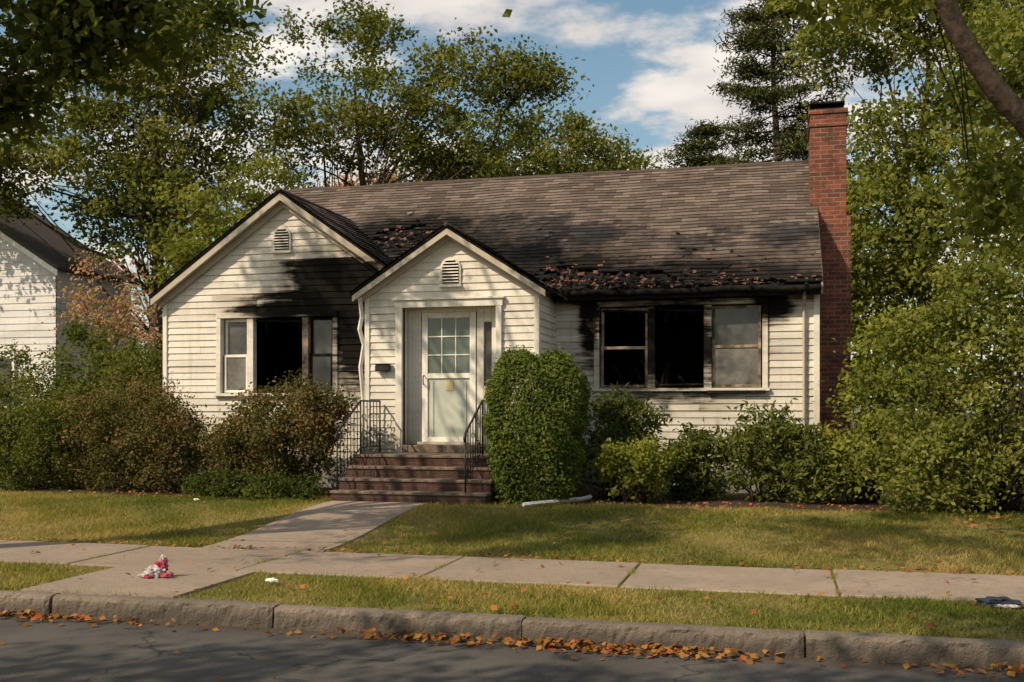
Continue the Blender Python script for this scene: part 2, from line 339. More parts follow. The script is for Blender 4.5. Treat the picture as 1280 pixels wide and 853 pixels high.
def grass(n,x0,x1,y0,y1,h):
    x=R.uniform(x0,x1,n); y=R.uniform(y0,y1,n)
    d=.5+.25*np.sin(x*1.3+y*2.1)+.25*np.sin(x*3.1-y*1.7+1)+.2*np.sin(x*6.3+y*5.1)
    keep=(R.uniform(0,1,n)<.35+.65*np.clip(d,0,1))&~((x>-6.14)&(x<-4.68)&(y>7.4))
    x,y,d=x[keep],y[keep],d[keep]; n=len(x)
    ed=np.minimum(y-y0,y1-y); jit=R.uniform(0,1,n); k2=(ed>.12*(1+np.sin(x*4.3)+.6*np.sin(x*11)))|(jit<.35); x,y,d=x[k2],y[k2],d[k2]; n=len(x)
    z=gzv(y); a=R.uniform(0,2*math.pi,n); w=R.uniform(.003,.006,n); hh=h*R.uniform(.4,1.3,n)*(.6+.6*np.clip(d,0,1)); ln=R.normal(size=(n,2))*hh[:,None]*.6
    V=np.empty((n,3,3)); V[:,0]=np.c_[x-np.cos(a)*w,y-np.sin(a)*w,z]; V[:,1]=np.c_[x+np.cos(a)*w,y+np.sin(a)*w,z]; V[:,2]=np.c_[x+ln[:,0],y+ln[:,1],z+hh]
    dry=.50+.38*np.sin(x*.9+.5*np.sin(y*1.7))*np.cos(y*1.1+x*.3)+.16*np.sin(x*4.1+2*np.sin(y*3))+R.normal(size=n)*.18
    return V.reshape(-1,3),dry
G=[grass(105000,-13,5,7.53,8.95,.045),grass(220000,-14,5.5,10.38,14.3,.05)]
jx=np.concatenate([np.full(260,x)+R.normal(size=260)*.012 for x in xs_[5:13]]); jy=R.uniform(8.96,10.38,len(jx)); kk=np.sin(jy*7+jx*3)>.45; jx=jx[kk];jy=jy[kk]
wx=R.uniform(-13,5,1500); wy=np.full(1500,7.53)+R.uniform(0,.05,1500); jx=np.r_[jx,wx]; jy=np.r_[jy,wy]; n=len(jx); hh=R.uniform(.02,.06,n); V=np.empty((n,3,3)); V[:,0]=np.c_[jx-.004,jy,np.zeros(n)]; V[:,1]=np.c_[jx+.004,jy,np.zeros(n)]; V[:,2]=np.c_[jx+R.normal(size=n)*.03,jy+R.normal(size=n)*.02,hh]
G.append((V.reshape(-1,3),R.uniform(.1,.8,n)))
quads_obj('grass',np.concatenate([g[0] for g in G]),np.concatenate([g[1] for g in G]),L_GRASS,None,3)
def fl(n,x0,x1,y0,y1,z,s):
    x=R.uniform(x0,x1,n); y=R.uniform(y0,y1,n); return np.c_[x,y,(gzv(y) if z is None else np.full(n,z))+R.uniform(.008,.03,n)]
def gauss_x(n,cx,sx,y0,y1,z): 
    return np.c_[cx+R.normal(size=n)*sx,y1-np.abs(R.normal(size=n))*(y1-y0)*.4,np.full(n,z)+R.uniform(.005,.05,n)]
P=np.concatenate([fl(110,-9,4,7.1,7.33,-.15,1),gauss_x(200,-.9,.4,7.0,7.33,-.15),gauss_x(110,-2.5,.28,7.05,7.33,-.15),gauss_x(110,1.6,.4,6.9,7.33,-.15),gauss_x(120,-5.6,.6,7.0,7.33,-.15),gauss_x(60,-1.6,.3,7.1,7.33,-.15),
   fl(25,-9,4,5.5,7.0,-.15,1),fl(90,-12,5,7.5,8.9,.03,1),fl(200,-13,5,10.3,14.2,None,1),fl(330,-12,5,10.35,10.6,.01,1),fl(40,-10,5,9,10.3,.02,1),fl(600,-11,3,13.9,15.0,None,1),gauss_x(120,2.6,.6,11.5,13.9,.2)])
quads_obj('fallen_leaves',leafquads(P,.062,2.0,.75),R.uniform(0,.97,len(P)),L_FALL)
# ---------------------------------------------------------------- house
H=empty('fire_damaged_house')
def lap(name,origin,U,Nn,L,z0,z1,exp,mat,openings=(),rng=None,seg=3.4,proud=.018):
    O=Vector(origin);U=Vector(U);Nn=Vector(Nn);V=[];F=[];rn=[]
    z=z0
    def P(u,zz,d): p=O+U*u+Nn*d; return (p.x,p.y,zz)
    while z<z1-.005:
        zt=min(z+exp,z1); br=[z,zt]+[q for o in openings for q in (o[2],o[3]) if z<q<zt]; br=sorted(set(br))
        cuts=[]; 
        u=-R.uniform(0,seg)
        while u<L: cuts.append((u,u+seg,R.uniform(),R.normal()*.0018)); u+=seg
        for a,b in zip(br[:-1],br[1:]):
            iv=[(0,L)]
            for o in openings:
                if o[2]<(a+b)/2<o[3]:
                    nv=[]
                    for p,q in iv:
                        if o[0]>p: nv.append((p,min(q,o[0])))
                        if o[1]<q: nv.append((max(p,o[1]),q))
                    iv=[t for t in nv if t[1]-t[0]>.001]
            for p,q in iv:
                for c0,c1,r_,j in cuts:
                    s,t=max(p,c0),min(q,c1)
                    if t-s<.002: continue
                    s1,t1=s,t
                    if rng:
                        ra=rng(a); rb=rng(b)
                        s,t=max(s,ra[0]),min(t,ra[1]); s1,t1=max(s1,rb[0]),min(t1,rb[1])
                        if t-s<.002: continue
                        if t1<s1: s1=t1=(s1+t1)/2
                    fa=1-(a-z)/exp; fb=1-(b-z)/exp
                    da=.003+proud*fa+j; db=.003+proud*fb+j; k=len(V)
                    V+= [P(s,a,da),P(t,a,da),P(t1,b,db),P(s1,b,db)]; F.append((k,k+1,k+2,k+3)); rn.append(r_)
                    if a==z:
                        k=len(V); V+=[P(s,a,-.01),P(t,a,-.01),P(t,a,da),P(s,a,da)]; F.append((k,k+1,k+2,k+3)); rn.append(r_)
        z+=exp
    return mobj(name,V,F,mat,H,rn)
def core(name,x0,x1,y0,y1,z0,z1,op):
    zs=sorted(set([z0,z1]+[q for o in op for q in o[2:4]])); k=0
    for a,b in zip(zs[:-1],zs[1:]):
        iv=[(x0,x1)]
        for o in op:
            if o[2]<(a+b)/2<o[3]:
                nv=[]
                for p,q in iv:
                    if o[0]>p: nv.append((p,min(q,o[0])))
                    if o[1]<q: nv.append((max(p,o[1]),q))
                iv=nv
        for p,q in iv: box('%s_%d'%(name,k),p,q,y0,y1,a,b,M_CHAR,H,0); k+=1
EX=.112
WW=(-9.37,-7.25,1.76,3.15); MW=(-2.86,-.25,1.82,3.24); DO=(-5.74,-4.22,.86,3.12)
wx0,wx1=-10.45,-5.85; apx,apz,sl=-8.15,5.13,.70
core('wing_wall',wx0,wx1,16.52,16.64,.6,3.5,[WW])
prism('wing_gable_core',[(wx0,3.5),(wx1,3.5),(apx,apz-.03)],16.52,16.64,M_CHAR,H)
lap('wing_siding',(wx0,16.52,0),(1,0,0),(0,-1,0),wx1-wx0,.72,5.05,EX,M_SID,[(WW[0]-wx0,WW[1]-wx0,WW[2],WW[3])],
    lambda z:((max(0,(z-(apz-sl*(apx-wx0)))/sl)),(wx1-wx0)-max(0,(z-(apz-sl*(wx1-apx)))/sl)))
lap('wing_side_siding',(wx0,24.6,0),(0,-1,0),(-1,0,0),8.1,.72,3.5,EX,M_SID)
box('wing_side_wall',wx0,wx0+.1,16.65,24.6,.2,3.5,M_CHAR,H,0)
box('wing_foundation',wx0+.02,wx1,16.5,16.6,.1,.72,M_FOUND,H)
lap('main_siding',(-3.57,17.0,0),(1,0,0),(0,-1,0),4.13,.62,3.5,EX,M_SID,[(MW[0]+3.57,MW[1]+3.57,MW[2],MW[3])])
core('main_wall',-5.9,.56,17.0,17.12,.6,3.5,[MW])
box('main_foundation',-5.9,.54,16.99,17.1,.1,.62,M_FOUND,H)
rr=lambda z:(max(0,(z-3.65)/.67),7.6-max(0,(z-3.65)/.67))
lap('end_siding',(.56,17.0,0),(0,1,0),(1,0,0),7.6,.62,6.1,EX,M_SID,(),rr)
mobj('end_wall',[(.55,17,.1),(.55,24.6,.1),(.55,24.6,3.6),(.55,20.8,6.1),(.55,17,3.6)],[(0,1,2,3,4)],M_CHAR,H)
mobj('left_end_wall',[(-10.3,17,.1),(-10.3,24.6,.1),(-10.3,24.6,3.6),(-10.3,20.8,6.1),(-10.3,17,3.6)],[(4,3,2,1,0)],M_SID,H)
mobj('back_wall',[(-10.3,24.6,.1),(.55,24.6,.1),(.55,24.6,3.6),(-10.3,24.6,3.6)],[(0,1,2,3)],M_SID,H)
box('corner_board_main',.50,.59,16.965,17.03,.62,3.5,M_TRIM,H)
vx0,vx1=-6.35,-3.57; vax,vaz,vs=-4.96,4.30,.64
core('vestibule_wall',vx0,vx1,15.72,15.80,.3,3.3,[DO])
prism('vestibule_gable_core',[(vx0,3.3),(vx1,3.3),(vax,vaz-.1)],15.72,15.80,M_CHAR,H)
lap('vestibule_siding',(vx0,15.72,0),(1,0,0),(0,-1,0),vx1-vx0,.80,4.2,EX,M_SID,[(DO[0]-.1-vx0,DO[1]+.08-vx0,.5,3.22)],
    lambda z:((max(0,(z-(vaz-vs*(vax-vx0)))/vs)),(vx1-vx0)-max(0,(z-(vaz-vs*(vx1-vax)))/vs)))
lap('vestibule_side_siding',(vx1,15.72,0),(0,1,0),(1,0,0),1.28,.80,3.5,EX,M_SID)
box('vestibule_side_wall',vx1-.1,vx1,15.81,17.0,.3,3.5,M_CHAR,H,0)
lap('vestibule_side_siding_b',(vx0,17.0,0),(0,-1,0),(-1,0,0),1.28,.80,3.5,EX,M_SID)
box('vestibule_foundation',vx0+.02,vx1-.02,15.70,15.78,.1,.80,M_SBRICK,H)
for x in (vx0,vx1): box('vestibule_corner',x-.025 if x==vx0 else x-.055,x+.055 if x==vx0 else x+.025,15.685,15.76,.80,3.36,M_TRIM,H)
box('wing_corner',wx0-.025,wx0+.055,16.48,16.56,.72,3.48,M_TRIM,H)
box('door_trim_l',-5.85,-5.74,15.655,15.98,.86,3.12,M_TRIM,H); box('door_trim_r',-4.22,-4.13,15.655,15.98,.86,3.12,M_TRIM,H)
box('door_trim_t',-5.87,-4.11,15.65,15.98,3.12,3.23,M_TRIM,H); box('door_cap',-5.90,-4.08,15.62,15.70,3.232,3.265,M_TRIM,H)
box('recess_back_l',-5.739,-5.52,15.94,16.02,.98,3.119,M_TRIM,H); box('recess_back_r',-4.60,-4.49,15.94,16.02,.98,3.119,M_TRIM,H)
box('recess_panel_r',-4.36,-4.221,15.94,16.02,.98,3.119,M_TRIM,H); box('sidelight_head',-4.489,-4.361,15.945,16.02,2.9,3.118,M_TRIM,H); box('sidelight_base',-4.489,-4.361,15.945,16.02,.98,1.9,M_TRIM,H)
box('sidelight_glass',-4.489,-4.361,15.98,15.99,1.9,2.9,M_GLASS,H,0)
box('recess_head',-5.519,-4.601,15.94,16.02,3.065,3.118,M_TRIM,H)
box('threshold',-5.739,-4.221,15.66,16.02,.86,.975,M_STONE,H,.008); box('sill_wood',-5.56,-4.56,15.86,15.935,.977,1.02,M_TRIM,H)
box('recess_moulding_a',-5.70,-5.66,15.92,15.938,1.0,3.1,M_TRIM,H); box('recess_moulding_b',-5.60,-5.565,15.92,15.938,1.0,3.1,M_TRIM,H)
D=(-5.505,-4.615,1.02,3.062); y0=15.93
def bar(n,a,b,c,d,dy=0,mat=None,t=.035): box(n,a,b,y0-dy,y0+t,c,d,mat or M_WHITEP,H,.004)
bar('door_stile_l',D[0],D[0]+.10,D[2],D[3]); bar('door_stile_r',D[1]-.10,D[1],D[2],D[3])
bar('door_rail_t',D[0]+.101,D[1]-.101,D[3]-.09,D[3]); bar('door_rail_m',D[0]+.101,D[1]-.101,2.02,2.10); bar('door_rail_b',D[0]+.101,D[1]-.101,D[2],D[2]+.07)
box('door_glass_upper',D[0]+.1,D[1]-.1,y0+.025,y0+.03,2.10,D[3]-.09,M_DGLASS,H,0)
box('door_panel_lower',D[0]+.1,D[1]-.1,y0+.025,y0+.03,D[2]+.07,2.02,M_DPANEL,H,0)
gw=(D[1]-D[0]-.2)/3
for i in(1,2): bar('muntin_v%d'%i,D[0]+.1+gw*i-.009,D[0]+.1+gw*i+.009,2.10,D[3]-.09,-.008)
for i in(1,2): 
    z=2.10+(D[3]-.09-2.10)*i/3; box('muntin_h%d'%i,D[0]+.1,D[1]-.1,y0+.010,y0+.034,z-.009,z+.009,M_WHITEP,H,0)
box('door_notice',-5.12,-4.99,y0+.017,y0+.021,1.83,2.0,M_NOTE,H,0)
box('door_inner_frame_l',D[0]+.16,D[0]+.19,y0+.012,y0+.022,D[2]+.1,1.98,M_DPANEL,H,0);box('door_inner_frame_r',D[1]-.19,D[1]-.16,y0+.012,y0+.022,D[2]+.1,1.98,M_DPANEL,H,0)
T=Tubes(); T.add([(-5.46,15.92,1.92),(-5.46,15.87,1.93),(-5.46,15.86,2.0),(-5.46,15.87,2.06),(-5.46,15.92,2.07)],.009); T.obj('door_handle',M_IRON,H)
mb=box('mailbox_body',-6.17,-5.93,15.60,15.69,2.13,2.23,M_IRON,H,.012); box('mailbox_lid',-6.18,-5.92,15.59,15.695,2.232,2.252,M_IRON,H,.006)
T=Tubes(); 
for x in(-6.12,-5.98): T.add([(x,15.64,2.13),(x,15.62,2.10),(x,15.59,2.10),(x,15.58,2.12)],.004,5)
T.obj('mailbox_hooks',M_IRON,H)
def vent(n,cx,z0,w,h,y):
    r=w/2; hs=h-r; out=[(cx-r,z0),(cx+r,z0)]+[(cx+r*math.cos(t),z0+hs+r*math.sin(t)) for t in np.linspace(0,math.pi,11)]
    prism(n+'_frame',out,y-.03,y+.005,M_TRIM,H)
    q=[(cx+(x-cx)*.8,z0+.02+(z-z0)*.87) for x,z in out]; prism(n+'_dark_back',q,y-.034,y-.031,M_CHAR,H)
    k=int(h/.045)
    for i in range(1,k):
        z=z0+i*h/k-.01; hw=r-.03
        if z>z0+hs: 
            q=(r-.02)**2-(z-z0-hs+.02)**2
            if q<=.001: continue
            hw=min(hw,math.sqrt(q))
        v=[(cx-hw,y-.036,z+.022),(cx+hw,y-.036,z+.022),(cx+hw,y-.062,z),(cx-hw,y-.062,z)]
        mobj(n+'_slat_%d'%i,v,[(0,1,2,3)],M_TRIM,H)
    box(n+'_sill',cx-r-.02,cx+r+.02,y-.06,y,z0-.035,z0-.002,M_TRIM,H)
vent('wing_vent',-8.2,4.22,.33,.42,16.50); vent('vestibule_vent',-4.95,3.46,.33,.43,15.70)
def rake(n,ax,az,s,half,y0,y1,w,t=.0):
    for sg in(-1,1):
        ex=ax+sg*half; ez=az-s*half
        prism(n+'_board_%s'%('l' if sg<0 else 'r'),[(ax,az-t),(ex,ez-t),(ex,ez-w-t),(ax,az-w-t)],y0,y1,M_RAKE,H)
rake('wing_rake',apx,apz+.06,sl,2.45,16.30,16.335,.115,.02); rake('wing_rake_in',apx,apz-.06,sl,2.38,16.44,16.475,.11,.0)
rake('vestibule_rake',vax,vaz+.03,vs,1.55,15.50,15.535,.095,.02); rake('vestibule_rake_in',vax,vaz-.05,vs,1.45,15.64,15.67,.09,.0)
def soffit(n,ax,az,s,half,y0,y1):
    for sg in(-1,1):
        ex=ax+sg*half; ez=az-s*half
        mobj(n+('_l' if sg<0 else '_r'),[(ax,y0,az),(ex,y0,ez),(ex,y1,ez),(ax,y1,az)],[(0,1,2,3)],M_RAKE,H)
soffit('wing_soffit',apx,apz-.05,sl,2.42,16.336,16.52); soffit('vest_soffit',vax,vaz-.04,vs,1.5,15.536,15.72)
def shingles(n,O,U,S,L,Hh,exp,tab,mat,hole=None,parent=H,sag=None):
    O,U,S=Vector(O),Vector(U).normalized(),Vector(S).normalized(); Nn=U.cross(S); 
    if Nn.z<0: Nn=-Nn
    V=[];F=[];rn=[]; rows=int(math.ceil(Hh/exp))
    wav=lambda uu,ss:.008*math.sin(uu*1.7+ss*1.1)+.006*math.sin(uu*4.3+ss*2.7)
    for i in range(rows):
        u=-(i%2)*tab*.5-R.uniform(0,.06); s0=i*exp-.012; s1=min((i+1)*exp,Hh)
        if i==0: s0=0
        while u<L:
            a=max(u,0)+.0015; b=min(u+tab,L)-.0015; u+=tab
            if b-a<.02: continue
            um=(a+b)/2; sm=(s0+s1)/2
            if hole and hole(um,sm): continue
            w=0.; 
            if sag: w=sag(um,sm)
            lf=.019+abs(R.normal())*.003+w*R.uniform(0,1)*.5; j=R.normal()*.005
            p=lambda uu,ss,d: tuple(O+U*uu+S*ss+Nn*(d+wav(uu,ss)))
            k=len(V); V+=[p(a,s0+j,lf),p(b,s0+j,lf+R.normal()*.001),p(b,s1,.004),p(a,s1,.004),p(a,s0+j,-.002),p(b,s0+j,-.002)]
            F+=[(k,k+1,k+2,k+3),(k+4,k+5,k+1,k)]; r_=R.uniform(); rn+=[r_,r_*.5]
    return mobj(n,V,F,mat,parent,rn)
sm=.67; c_=1/math.sqrt(1+sm*sm); S_front=(0,c_,c_*sm)
slope_len=4.1/c_
def hn(u,s): return .5*math.sin(u*5.1+s*3)+.5*math.sin(u*11.3-s*7+1.3)+.3*math.sin(u*23+s*17)
def mhole(u,s):
    x=u-10.35; y=16.7+s*c_
    d1=((x+6.75)/.55)**2+((y-18.6)/.42)**2
    d2=((x+2.4)/1.15)**2+((y-16.75)/.36)**2
    d3=((x+.3)/.35)**2+((y-16.7)/.12)**2
    d5=((x+3.2)/.5)**2+((y-17.0)/.35)**2
    return min(d1,d2,d3,d5)+.35*hn(u,s)<1
def sagf(u,s):
    x=u-10.35; y=16.7+s*c_; return max(0,.06-.05*((x+2.2)/2.0)**2-.05*((y-16.9)/.8)**2)+max(0,.08-.06*((x+6.6)/.8)**2-.06*((y-18.5)/.7)**2)
shingles('main_roof_shingles',(-10.35,16.7,3.47),(1,0,0),S_front,10.97,slope_len,.135,.30,M_ROOF,mhole,H,sagf)
mobj('main_roof_deck',[(-10.35,16.74,3.43),(.60,16.74,3.43),(.60,20.8,6.15),(-10.35,20.8,6.15)],[(0,1,2,3)],M_CHAR,H)
mobj('main_roof_back',[(-10.35,20.8,6.20),(.62,20.8,6.20),(.62,24.95,3.45),(-10.35,24.95,3.45)],[(0,1,2,3)],M_ROOF,H)
T=Tubes(); T.add([(-10.35,20.8,6.195)]+[(x,20.8,6.20+R.normal()*.008) for x in np.linspace(-9.5,0,12)]+[(.62,20.8,6.2)],.05,8); T.obj('ridge_cap',M_ROOF,H)
def side_roof(n,ax,az,s,half,y0,y1,hole=None):
    c=1/math.sqrt(1+s*s)
    for sg in(-1,1):
        ex=ax+sg*half; ez=az-s*half
        shingles(n+('_shingles_l' if sg<0 else '_shingles_r'),(ex,y0,ez+.03),(0,1,0),(-sg*c,0,c*s),y1-y0,half/c,.135,.30,M_ROOF,hole if sg>0 else None)
        prism(n+('_deck_l' if sg<0 else '_deck_r'),[(ax,az+.018),(ex,ez+.018),(ex,ez-.0),(ax,az-.0)],y0+.01,y1,M_CHAR,H)
    T=Tubes(); T.add([(ax,y0,az+.03),(ax,y1,az+.03)],.035,7); T.obj(n+'_ridge',M_ROOF,H)
side_roof('wing_roof',apx,apz+.06,sl,2.47,16.27,19.3,lambda u,s:((u-2.2)/.5)**2+((s-1.3)/.45)**2+.4*hn(u,s)<1)
side_roof('vestibule_roof',vax,vaz+.03,vs,1.58,15.47,18.05,lambda u,s:((u-1.3)/.5)**2+((s-.1)/.35)**2+.4*hn(u,s)<1)
mobj('main_rake_board',[(.60,16.7,3.46),(.60,20.8,6.19),(.60,20.8,6.02),(.60,16.7,3.29),(.63,16.7,3.46),(.63,20.8,6.19),(.63,20.8,6.02),(.63,16.7,3.29)],
     [(0,1,2,3),(7,6,5,4),(0,4,5,1),(3,2,6,7),(0,3,7,4)],M_RAKE,H)
box('fascia',-3.5,.60,16.74,16.765,3.28,3.44,M_CHAR,H); box('soffit_board',-3.5,.58,16.766,16.98,3.30,3.32,M_CHAR,H,0)
T=Tubes(); xs2=np.linspace(-3.35,.6,16); pts=[(x,16.68+R.normal()*.006,3.40-.03*math.sin((x+3.3)*1.2)**2+R.normal()*.01) for x in xs2]
T.add(pts,.05,8); T.obj('gutter',M_CHAR,H)
T=Tubes(); 
for x in np.arange(-3.3,.5,.41):
    if R.uniform()<.9:
        l=R.uniform(-.08,.06); T.add([(x,16.66+l,3.40),(x+R.normal()*.02,17.6,3.98)],.03,4)
for k in range(10):
    x=R.uniform(-3.2,-1.2); y=R.uniform(16.65,17.1); z=3.45+(y-16.7)*.67
    T.add([(x,y,z),(x+R.normal()*.25,y+R.normal()*.1,z+R.uniform(-.02,.06))],.012,4)
T.obj('burnt_rafters',M_CHAR,H,False)
V=[];F=[]; V2=[];F2=[]
def chunk(cx,cy,cz,s,V,F):
    b=np.array(bverts(-1,1,-1,1,-1,1),float)*np.array([R.uniform(.5,1.6),R.uniform(.4,1.2),R.uniform(.06,.2)])*s*.5
    b+=R.normal(size=b.shape)*s*.08
    a,bb=R.uniform(0,6.28),R.normal()*.35+.5; ca,sa=math.cos(a),math.sin(a); cb,sb=math.cos(bb),math.sin(bb)
    b=b@np.array([[ca,sa,0],[-sa,ca,0],[0,0,1]])@np.array([[1,0,0],[0,cb,sb],[0,-sb,cb]])
    k=len(V); V+=[(p[0]+cx,p[1]+cy,p[2]+cz) for p in b]; F+=[tuple(k+i for i in q) for q in BF]
for (cx,cy,sx,sy,n) in [(-2.3,16.82,.9,.12,330),(-3.2,16.95,.35,.2,120),(-.6,16.73,.7,.05,110),(-6.75,18.55,.42,.3,240),(-6.35,18.2,.4,.3,150),(-3.5,17.2,.3,.25,50),(-2.2,17.2,1.2,.3,60),(-5.9,17.9,.3,.25,60)]:
    for k in range(n):
        x=cx+R.normal()*sx; y=max(16.66,cy+R.normal()*sy); x=min(x,.55)
        z=3.48+(y-16.7)*.67+abs(R.normal())*.018
        if R.uniform()<.72: chunk(x,y,z,R.uniform(.02,.085),V,F)
        else: chunk(x,y,z,R.uniform(.02,.075),V2,F2)
mobj('burnt_debris',V,F,M_CHAR,H); M_RUST=mk_simple('burnt_red_shingle',(.13,.06,.042),.85,9,.6,.4); mobj('shingle_debris',V2,F2,M_RUST,H)
V=[];F=[]; 
for p in [(-6.95,19.4),(-4.2,18.6),(-4.0,18.3),(-3.95,18.45)]: chunk(p[0],p[1],3.53+(p[1]-16.7)*.67,.08,V,F)
M_PALE=mk_simple('pale_fragment',(.25,.22,.19),.8); mobj('loose_fragments',V,F,M_PALE,H)
# ---------------------------------------------------------------- windows
def room(n,o,y0,d):
    x0,x1,z0,z1=o[0]-.6,o[1]+.6,o[2]-.9,o[3]+.2
    v=bverts(x0,x1,y0,y0+d,z0,z1); mobj(n,v,[(0,1,2,3),(7,6,5,4),(1,5,6,2),(2,6,7,3),(3,7,4,0)],M_ROOM,H)
room('burnt_room_wing',WW,16.66,2.2); room('burnt_room_main',MW,17.14,2.2)
def casing(n,o,y,w=.09):
    x0,x1,z0,z1=o
    box(n+'_casing_l',x0-w,x0,y-.03,y+.12,z0,z1,M_TRIM,H); box(n+'_casing_r',x1,x1+w,y-.03,y+.12,z0,z1,M_TRIM,H)
    box(n+'_casing_t',x0-w,x1+w,y-.035,y+.12,z1+.001,z1+w+.001,M_TRIM,H); box(n+'_sill',x0-w-.03,x1+w+.03,y-.07,y+.12,z0-.05,z0-.001,M_TRIM,H)
def sash(n,x0,x1,z0,z1,y,mat,glass=True,fw=.045):
    box(n+'_l',x0,x0+fw,y,y+.04,z0,z1,mat,H); box(n+'_r',x1-fw,x1,y,y+.04,z0,z1,mat,H)
    box(n+'_t',x0+fw+.001,x1-fw-.001,y+.001,y+.039,z1-fw,z1,mat,H); box(n+'_b',x0+fw+.001,x1-fw-.001,y+.001,y+.039,z0,z0+fw,mat,H)
    if glass: box(n+'_glass',x0+fw,x1-fw,y+.018,y+.022,z0+fw,z1-fw,glass if glass is not True else M_GLASS,H,0)
M_SCOR=mk_simple('scorched_paint',(.19,.14,.10),.75,5,.8,.3)
def dh(n,x0,x1,z0,z1,y,mu,ml,gu=True,gl=True):
    zm=(z0+z1)/2; sash(n+'_upper',x0,x1,zm-.02,z1,y+.045,mu,gu); sash(n+'_lower',x0,x1,z0,zm+.02,y,ml,gl)
casing('wing_window',(WW[0]+.02,WW[1]-.02,WW[2]+.05,WW[3]-.05),16.50,.085)
y=16.54
dh('wing_sash_l',-9.32,-8.86,1.82,3.09,y,M_WHITEP,M_WHITEP,M_GLASS,M_CURTAIN)
box('wing_mullion_a',-8.859,-8.74,16.49,16.62,1.80,3.10,M_TRIM,H); box('wing_mullion_b',-7.83,-7.72,16.49,16.62,1.80,3.10,M_SCOR,H)
dh('wing_sash_r',-7.719,-7.29,1.82,3.09,y,M_CHAR,M_CHAR,True,True)
casing('main_window',(MW[0]+.02,MW[1]-.02,MW[2]+.05,MW[3]-.05),16.98,.085)
y=17.02
dh('main_sash_l',-2.82,-2.06,1.88,3.17,y,M_SCOR,M_SCOR,False,False)
box('main_mullion_a',-2.059,-1.94,16.97,17.09,1.86,3.18,M_TRIM,H); box('main_mullion_b',-1.17,-1.05,16.97,17.09,1.86,3.18,M_TRIM,H)
dh('main_sash_r',-1.049,-.29,1.88,3.17,y,M_SCOR,M_SCOR,M_GLASS,M_CURTAIN)
box('slipped_frame',-1.12,-.22,16.90,16.935,1.78,1.83,M_CHAR,H)
T=Tubes()
for (x0,x1,y_,z0,z1) in [(-2.82,-2.06,17.05,1.9,3.15),(-1.94,-1.17,17.05,1.9,3.15),(-8.74,-7.83,16.58,1.85,3.08)]:
    for k in range(7):
        a=R.uniform(x0,x1); T.add([(a,y_+.03,z1),(a+R.normal()*.05,y_+.05,z1-R.uniform(.03,.22))],.008,4)
    T.add([(x0+.02,y_,z0+.02),(x1-.02,y_+.02,z0+.03)],.018,5); T.add([(x0+.02,y_,z1-.02),(x1-.02,y_,z1-.05)],.02,5)
for k in range(9): 
    x=R.uniform(-2.8,-.4); T.add([(x,17.7,1.3),(x+R.normal()*.3,17.8,R.uniform(1.8,2.6))],.03,4)
T.obj('charred_remnants',M_CHAR,H,False)
def flatpipe(n,pts,mat,r=.035):
    T=Tubes(); T.add(pts,r,4); return T.obj(n,mat,H,False)
flatpipe('downspout_right',[(.36,16.72,3.36),(.36,16.78,3.25),(.36,16.93,3.12),(.36,16.93,.4),(.36,16.8,.3)],M_RAKE,.028)
flatpipe('downspout_left',[(-6.43,15.62,3.30),(-6.43,15.66,3.2),(-6.44,15.73,3.0),(-6.46,15.68,2.8),(-6.40,15.72,2.55),(-6.45,15.70,2.2),(-6.41,15.72,1.7),(-6.42,15.72,.6)],M_TRIM,.035)
box('chimney_stack',.50,1.10,19.0,19.95,4.7,6.62,M_BRICK,H,.004); box('chimney_base',.565,1.17,18.985,20.05,.1,4.85,M_BRICK,H,.004)
box('chimney_corbel_a',.475,1.125,18.975,19.975,6.40,6.46,M_BRICK,H); box('chimney_corbel_b',.475,1.125,18.975,19.975,6.62,6.70,M_BRICK,H)
box('flue_tile',.58,1.0,19.15,19.8,6.702,6.78,M_CHAR,H,.01); box('chimney_cap',.50,1.08,19.08,19.88,6.82,6.85,M_CHAR,H,.005)
for x in(.55,1.03): box('cap_leg',x-.01,x+.01,19.2,19.22,6.70,6.82,M_CHAR,H,0)
# ---------------------------------------------------------------- steps
ST=empty('brick_steps')
rz=(.86-.22)/4; 
for i in range(4):
    z1=.22+rz*(i+1); ya=13.9+.28*i; yb=15.70
    x0,x1=-6.18,-3.88
    box('course_%d'%i,x0+.02,x1-.02,ya+.02,(13.9+.28*(i+1)+.02) if i<3 else yb,.1,z1-.045,M_SBRICK,ST,.004)
    box('tread_%d'%i,x0,x1,ya,(13.9+.28*(i+1)+.019) if i<3 else yb-.002,z1-.044,z1,M_STONE,ST,.01)
def railing(n,x):
    e=empty(n); T=Tubes()
    yw,yc,yb=15.64,14.85,13.98; zt=1.66; 
    T.add([(x,yw,zt),(x,yc,zt),(x,yb,1.20),(x,yb-.05,1.13),(x,yb-.03,1.08)],.017,6)
    T.add([(x,yw,.96),(x,yc,.96),(x,yb,.50)],.010,5)
    T.add([(x,yw,.86),(x,yw,1.66)],.014,5); T.add([(x,yc,.86),(x,yc,1.66)],.014,5); T.add([(x,yb,.25),(x,yb,1.20)],.014,5)
    ys=list(np.linspace(yw,yc,7)[1:-1])+list(np.linspace(yc,yb,8)[1:-1])
    for i,yy in enumerate(ys):
        d=0 if yy>=yc else (yc-yy)/(yc-yb)*.46
        T.add([(x,yy,.96-d),(x,yy,zt-d)],.0075,4)
        if i%2==0:
            for zc,r in((1.42,.045),(1.18,.045)):
                for sg in(-1,1):
                    T.add([(x,yy+sg*r-sg*r*math.cos(t)*(1-t/9),zc-d+r*math.sin(t)*(1-t/9)) for t in np.linspace(0,5,10)],.005,4)
    T.obj('ironwork',M_IRON,e)
railing('wrought_iron_railing',-6.10); railing('wrought_iron_railing',-4.20)
